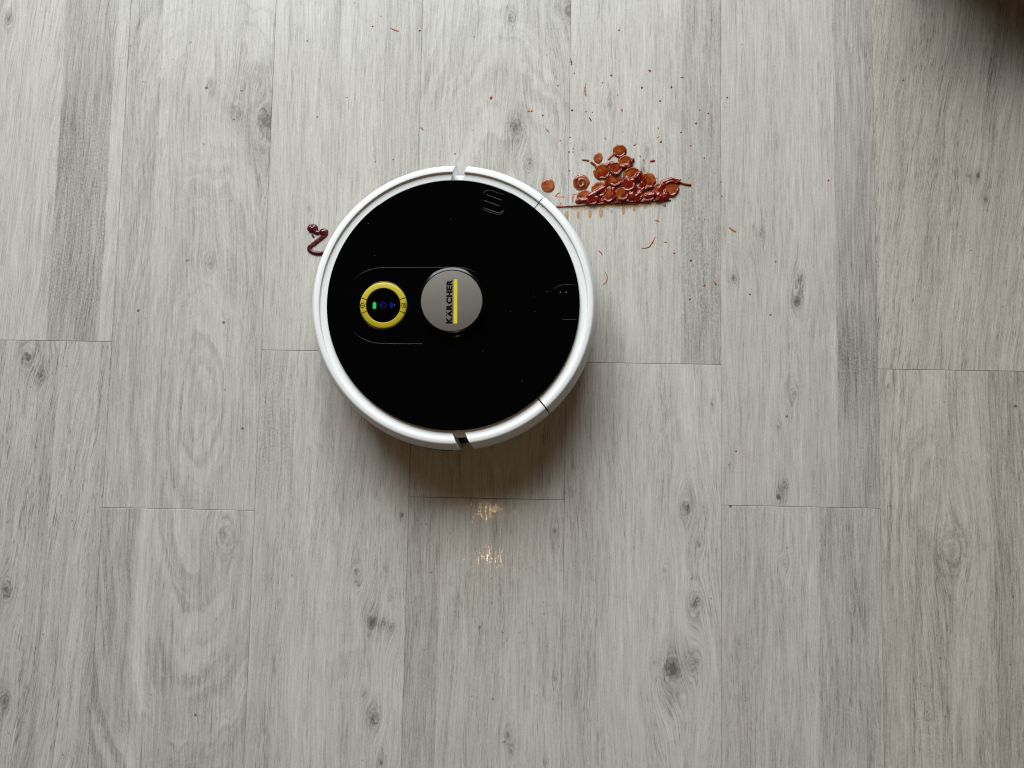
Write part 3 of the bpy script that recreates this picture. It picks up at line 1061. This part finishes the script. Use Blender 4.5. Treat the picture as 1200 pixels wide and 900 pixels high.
keep = (HQ[:-1, :-1] > .02) | (HQ[1:, :-1] > .02) | (HQ[:-1, 1:] > .02) | (HQ[1:, 1:] > .02)
qo = at(370, 280)
sqo = heightfield('sauce_squiggle', X_, Y_, HQ, HQ, keep, sq_m, None, qo)
sqo.location = (qo[0], qo[1], 0)
tag(sqo, "glossy maroon sauce squiggle shaped like a z beside the robot's left rim", 'sauce squiggle')

# smeared comb of thin residue below the wiped line
smear_m, sb = new_mat('thin_sauce_residue')
tc = X.nt.nodes.new('ShaderNodeTexCoord')
sep = X.nt.nodes.new('ShaderNodeSeparateXYZ')
X.nt.links.new(tc.outputs['Object'], sep.inputs[0])
x, y = X(sep.outputs[0]) * 1000, X(sep.outputs[1]) * 1000
an = X.nt.nodes.new('ShaderNodeAttribute')
an.attribute_name = 'thickness'
sb.inputs['Base Color'].default_value = (0.46, 0.25, 0.105, 1)
sb.inputs['Roughness'].default_value = 0.25
cov = X(an.outputs['Fac']) * 1.28 - noise(x * .8, y * .4, 2.0, 3, .6) * 0.75 + 0.08
X.nt.links.new(X.m('MULTIPLY', cov, 1.25, clamp=True).s, sb.inputs['Alpha'])
TEETH = [(664.3, 252, 2.3, 5.5, .95), (677.5, 252, 2.3, 6.0, .85), (691.3, 251, 2.5, 6.0, .95), (704.3, 249.5, 2.6, 6.5, 1.0), (716.5, 248, 1.6, 3.5, .5), (730.6, 247, 2.2, 6.0, .85),
         (743.0, 245, 2.2, 4.0, .7), (756.0, 242.5, 2.4, 3.5, .6), (768, 241, 2.0, 4.0, .55), (770.5, 238.8, 2.2, 1.6, .7), (712, 245, 3.5, 1.6, .5), (698, 244.5, 4, 1.6, .5), (683, 245.5, 3, 1.4, .45)]
smear = empty('sauce_smear', (*at(715, 246), 0))
tag(smear, 'comb-like row of thin tan sauce streaks under the straight edge of the heap', 'sauce smear')
for k, (cx, cy, rx, ry, a_) in enumerate(TEETH):
    X_, Y_ = np.meshgrid(np.linspace(cx - rx * 1.6, cx + rx * 1.6, 12), np.linspace(cy - ry * 1.4, cy + ry * 1.4, 16))
    q = np.hypot((X_ - cx) / rx, (Y_ - cy) / ry)
    T = np.clip(1.25 - q, 0, 1) * a_
    H = np.clip(T, 0, 1) * .12 + .02 * k * .1
    heightfield('streak', X_, Y_, H, T, np.ones((15, 11), bool), smear_m, smear, at(715, 246))
# faint film between the streaks
X_, Y_ = np.meshgrid(np.linspace(662, 786, 90), np.linspace(234, 254, 24))
ln = 243.3 + (X_ - 650) * (235.0 - 243.3) / 136
T = np.clip(1 - (Y_ - ln) / 8, 0, 1) * .62 * np.clip((X_ - 662) / 10, 0, 1) * np.clip((786 - X_) / 10, 0, 1) * (.35 + 1.9 * vnoise(X_ * .16, Y_ * .2, 8))
T = np.where(Y_ < ln - .6, 0, T)
heightfield('thin_film', X_, Y_, np.full(X_.shape, .0), T, np.ones((23, 89), bool), smear_m, smear, at(715, 246))

# specks and drips
speck_m = plain('dried_sauce', (0.36, 0.105, 0.045), 0.35, 0.5, var=0.35, vscale=900)
speck_red = plain('dried_red_sauce', (0.18, 0.022, 0.015), 0.3, 0.5, var=0.3, vscale=900)
T7 = lambda X_, Y_: (560 + X_ / 3.75, 60 + Y_ / 3.75)
T2 = lambda X_, Y_: (400 + X_ / 3, Y_ / 3)
T3 = lambda X_, Y_: (800 + X_ / 3, Y_ / 3)
T5 = lambda X_, Y_: (800 + X_ / 3, 300 + Y_ / 3)
dots = [(T7(423, 95), .8), (T7(586, 105), 1.3), (T7(351, 150), .9), (T7(755, 84), 1.5), (T7(720, 160), 1.2), (T7(850, 157), 1.2), (T7(901, 115), .8), (T7(58, 203), 1.9),
        (T7(223, 262), 1.0), (T7(236, 262), 1.1), (T7(285, 282), 1.0), (T7(615, 192), .7), (T7(800, 217), 1.2), (T7(414, 258), 1.4), (T7(475, 265), .8), (T7(503, 268), .7),
        (T7(362, 392), .7), (T7(406, 378), .6), (T7(793, 337), .7), (T7(893, 355), .9), (T7(958, 316), 1.3), (T7(1012, 272), 1.0), (T7(973, 258), .6), (T7(1096, 203), 1.0),
        (T7(1070, 205), .5), (T7(637, 353), .6), (T7(803, 397), 1.4), (T7(935, 413), .8), (T7(401, 442), .9), (T7(418, 428), .7), (T7(418, 442), .8), (T7(402, 524), .9), (T7(713, 460), .9),
        (T7(1067, 573), .7), (T7(1072, 637), .8), (T7(995, 468), .6), (T7(863, 886), 1.0), (T7(995, 738), .7), (T7(420, 640), .7), (T7(440, 545), .8), (T7(824, 640), .7),
        (T5(28, 15), 1.1), (T5(76, 102), 1.3), (T5(25, 150), 1.2), (T5(327, 18), .9), (T5(187, 685), .8), (T2(276, 107), 1.0), (T2(110, 92), .9), (T2(182, 560), .8), (T2(399, 540), 1.0),
        (T2(976, 105), .9), (T3(512, 633), 1.1), (T2(120, 568), .7), (T2(20, 342), .6), (T2(1196, 272), .9), (T2(1088, 565), .9), (T3(27, 512), .6), (T3(20, 625), .6), (T3(75, 557), .5), (T3(60, 386), .5)]


def dot_mesh(seed):
    rr = random.Random(seed)
    n = 10
    vs = [(0, 0, .55)]
    for ring_r, z in ((.6, .45), (1.0, .0)):
        for k in range(n):
            a = p2 * k / n
            r = ring_r * (1 + rr.uniform(-.2, .2))
            vs.append((r * math.cos(a), r * math.sin(a), z))
    fs = [(0, 1 + k, 1 + (k + 1) % n) for k in range(n)]
    fs += [(1 + k, 1 + n + k, 1 + n + (k + 1) % n, 1 + (k + 1) % n) for k in range(n)]
    me = bpy.data.meshes.new('sauce_speck')
    me.from_pydata(vs, [], fs)
    me.polygons.foreach_set('use_smooth', [True] * len(me.polygons))
    return me


dms = []
for s_ in range(6):
    me = dot_mesh(s_)
    me.materials.append(speck_m if s_ < 4 else speck_red)
    dms.append(me)
for k, ((px, py), r) in enumerate(dots):
    o = bpy.data.objects.new('sauce_speck', dms[k % 6])
    col.objects.link(o)
    X_, Y_ = at(px, py)
    o.location = (X_, Y_, 0.0002)
    o.rotation_euler = (0, 0, random.uniform(0, 6))
    rr = r * PXM * 1.05
    o.scale = (rr * random.uniform(.8, 1.0), rr * random.uniform(.95, 1.3), rr)
    tag(o, 'one of the tiny dried red-brown sauce specks dotted over the grey planks', 'sauce speck', 'sauce specks scattered over the planks')


def drip(name, pts, w, label, mat=speck_m, cat='sauce drip', taper=True):
    P = smooth_path(pts, 5) if len(pts) > 2 else [np.array(pts[0]) + (np.array(pts[1]) - np.array(pts[0])) * k / 6 for k in range(7)]
    n = len(P)
    xs = []
    rads = []
    o_ = at(*P[n // 2])
    for i, p in enumerate(P):
        X_, Y_ = at(p[0], p[1])
        xs.append((X_ - o_[0], Y_ - o_[1], 0))
        t = i / (n - 1)
        k_ = math.sin(math.pi * min(1, max(0, .08 + .84 * t))) ** .5 if taper else 1
        rads.append(w / 2 * PXM * k_ * random.uniform(.75, 1.25))
    mb = MB().tube(xs, rads, 8)
    mb.v = [(a, b_, max(c_, -.00002) * .6) for a, b_, c_ in mb.v]
    o = mb.build(name, mat, None, True, loc=(o_[0], o_[1], 0.0001))
    return tag(o, label, cat)


drip('sauce_drip', [T7(408, 30), T7(411, 48), T7(413, 62)], 1.6, 'short upright red sauce drip on the plank seam above the heap', speck_red)
drip('sauce_drip', [T7(474, 138), T7(471, 170), T7(475, 198)], 1.7, 'long thin upright red-brown sauce drip far above the heap', speck_m)
drip('sauce_drip', [T7(488, 290), T7(494, 299), T7(499, 308)], 1.6, 'small dark red comma of sauce above the small oval splat', speck_red)
drip('sauce_drip', [T7(300, 341), T7(306, 349), T7(313, 357)], 1.5, 'short slanted sauce drip above the lone splat by the robot rim')
drip('sauce_drip', [T7(684, 415), T7(696, 404)], 1.6, 'short slanted sauce dash up right of the topmost drop of the heap')
drip('sauce_drip', [T7(786, 380), T7(797, 373)], 1.0, 'faint thin sauce dash beside a round speck high right of the heap')
drip('sauce_drip', [T7(556, 378), T7(563, 388)], 1.2, 'tiny slanted sauce dash above the gap between oval splat and heap top')
drip('sauce_drip', [T7(630, 252), T7(634, 264)], 1.2, 'tiny upright tan sauce dash beside a dark print mark far above the heap')
drip('sauce_drip', [T7(725, 470), T7(731, 486)], 1.3, 'tiny upright sauce dash just left of the red fleck right of the heap top')
drip('sauce_fleck', [T7(757, 487), T7(765, 482), T7(779, 481)], 2.9, 'thick little red fleck of sauce right of the top of the heap', speck_red, 'sauce fleck')
drip('sauce_fleck', [T7(882, 568), T7(893, 564)], 2.0, 'small red fleck of sauce just above the spike on the right of the heap', speck_red, 'sauce fleck')
drip('sauce_drip', [T7(778, 742), T7(797, 747)], 1.5, 'short flat tan sauce dash under the right end of the smeared streaks')
drip('sauce_drip', [T7(718, 866), T7(750, 860), T7(768, 836), T7(779, 815)], 1.8, 'long hooked orange-brown sauce drip below the smeared streaks')
drip('sauce_drip', [T7(817, 837), T7(831, 839)], 1.4, 'short flat sauce dash just right of the long hooked drip')
drip('sauce_drip', [T7(1103, 772), T7(1117, 784), T7(1133, 794)], 2.0, 'slanted orange sauce drip alone on the plank far right of the robot')
drip('sauce_drip', [T7(530, 876), T7(540, 884), T7(548, 896)], 1.5, 'small slanted tan sauce drip by the right side of the robot rim')
drip('sauce_drip', [(708.6, 318), (711.5, 324), (710.5, 330), (706.5, 334)], 1.3, 'thin tan bracket-shaped sauce drip close to the right rim of the robot')
drip('sauce_drip', [T2(172, 96), T2(186, 104), T2(202, 110)], 1.8, 'slanted orange-brown sauce drip alone near the top edge, above the robot')
drip('sauce_drip', [T2(278, 447), T2(284, 452), T2(290, 458)], 1.5, 'tiny slanted sauce dash on the plank above the top gap of the robot rim')
drip('sauce_drip', [T5(110, 88), T5(118, 101)], 1.9, 'small slanted sauce drip by the seam right of the dark plank strip', speck_m)
drip('sauce_drip', [T2(985, 378), T2(989, 392)], 1.0, 'faint tan upright dash of sauce among the specks above the heap')
drip('sauce_drip', [T7(340, 638), T7(352, 624), T7(362, 622)], 1.5, 'hooked thin sauce drip beneath the lone round splat', speck_m)
drip('sauce_drip', [T7(342, 639), T7(382, 640)], 1.2, 'thin flat sauce line beneath the lone round splat')
drip('sauce_drip', [T7(416, 636), T7(417, 664)], 1.3, 'thin upright sauce line at the left end of the heap')
drip('sauce_drip', [T7(412, 631), T7(434, 628)], 1.1, 'thin flat sauce line above the left end of the heap')
drip('sauce_drip', [T7(362, 662), T7(366, 674)], 1.2, 'tiny upright sauce dash between the lone splat and the straight wiped line')
drip('sauce_drip', [T7(780, 560), T7(786, 556)], 1.0, 'tiny sauce whisker right of the big drop at the heap\u2019s right shoulder')

# ------------------------------------------------------------------ unseen wooden box, added beyond the upper right corner to shade it
wood_m, wb = new_mat('brown_wood')
tc = X.nt.nodes.new('ShaderNodeTexCoord')
sep = X.nt.nodes.new('ShaderNodeSeparateXYZ')
X.nt.links.new(tc.outputs['Object'], sep.inputs[0])
x, y, z = (X(sep.outputs[i]) for i in range(3))
n = noise(x * 40.0, y * 40.0, z * 5.0, 4, .6)
mix = X.nt.nodes.new('ShaderNodeMix')
mix.data_type = 'RGBA'
mix.inputs[6].default_value = (0.10, 0.045, 0.022, 1)
mix.inputs[7].default_value = (0.22, 0.11, 0.055, 1)
X.nt.links.new(n.s, mix.inputs[0])
X.nt.links.new(mix.outputs[2], wb.inputs['Base Color'])
wb.inputs['Roughness'].default_value = .4
shade_box = empty('corner_shade_box', (0.735, 0.782, 0), math.radians(-4))
tag(shade_box, 'unseen low brown wooden box added to shade the upper right corner', 'box')


def box(name, x0, x1, y0, y1, z0, z1, parent, mat=wood_m):
    return MB().prism([(x0, y0), (x1, y0), (x1, y1), (x0, y1)], z0, z1).build(name, mat, parent)


box('side', -.26, .30, -.085, -.070, .002, .21, shade_box)
box('side', -.26, .30, .070, .085, .002, .21, shade_box)
box('end_panel', -.26, -.245, -.069, .069, .002, .21, shade_box)
box('end_panel', .285, .30, -.069, .069, .002, .21, shade_box)
box('top', -.266, .306, -.091, .091, .211, .225, shade_box)
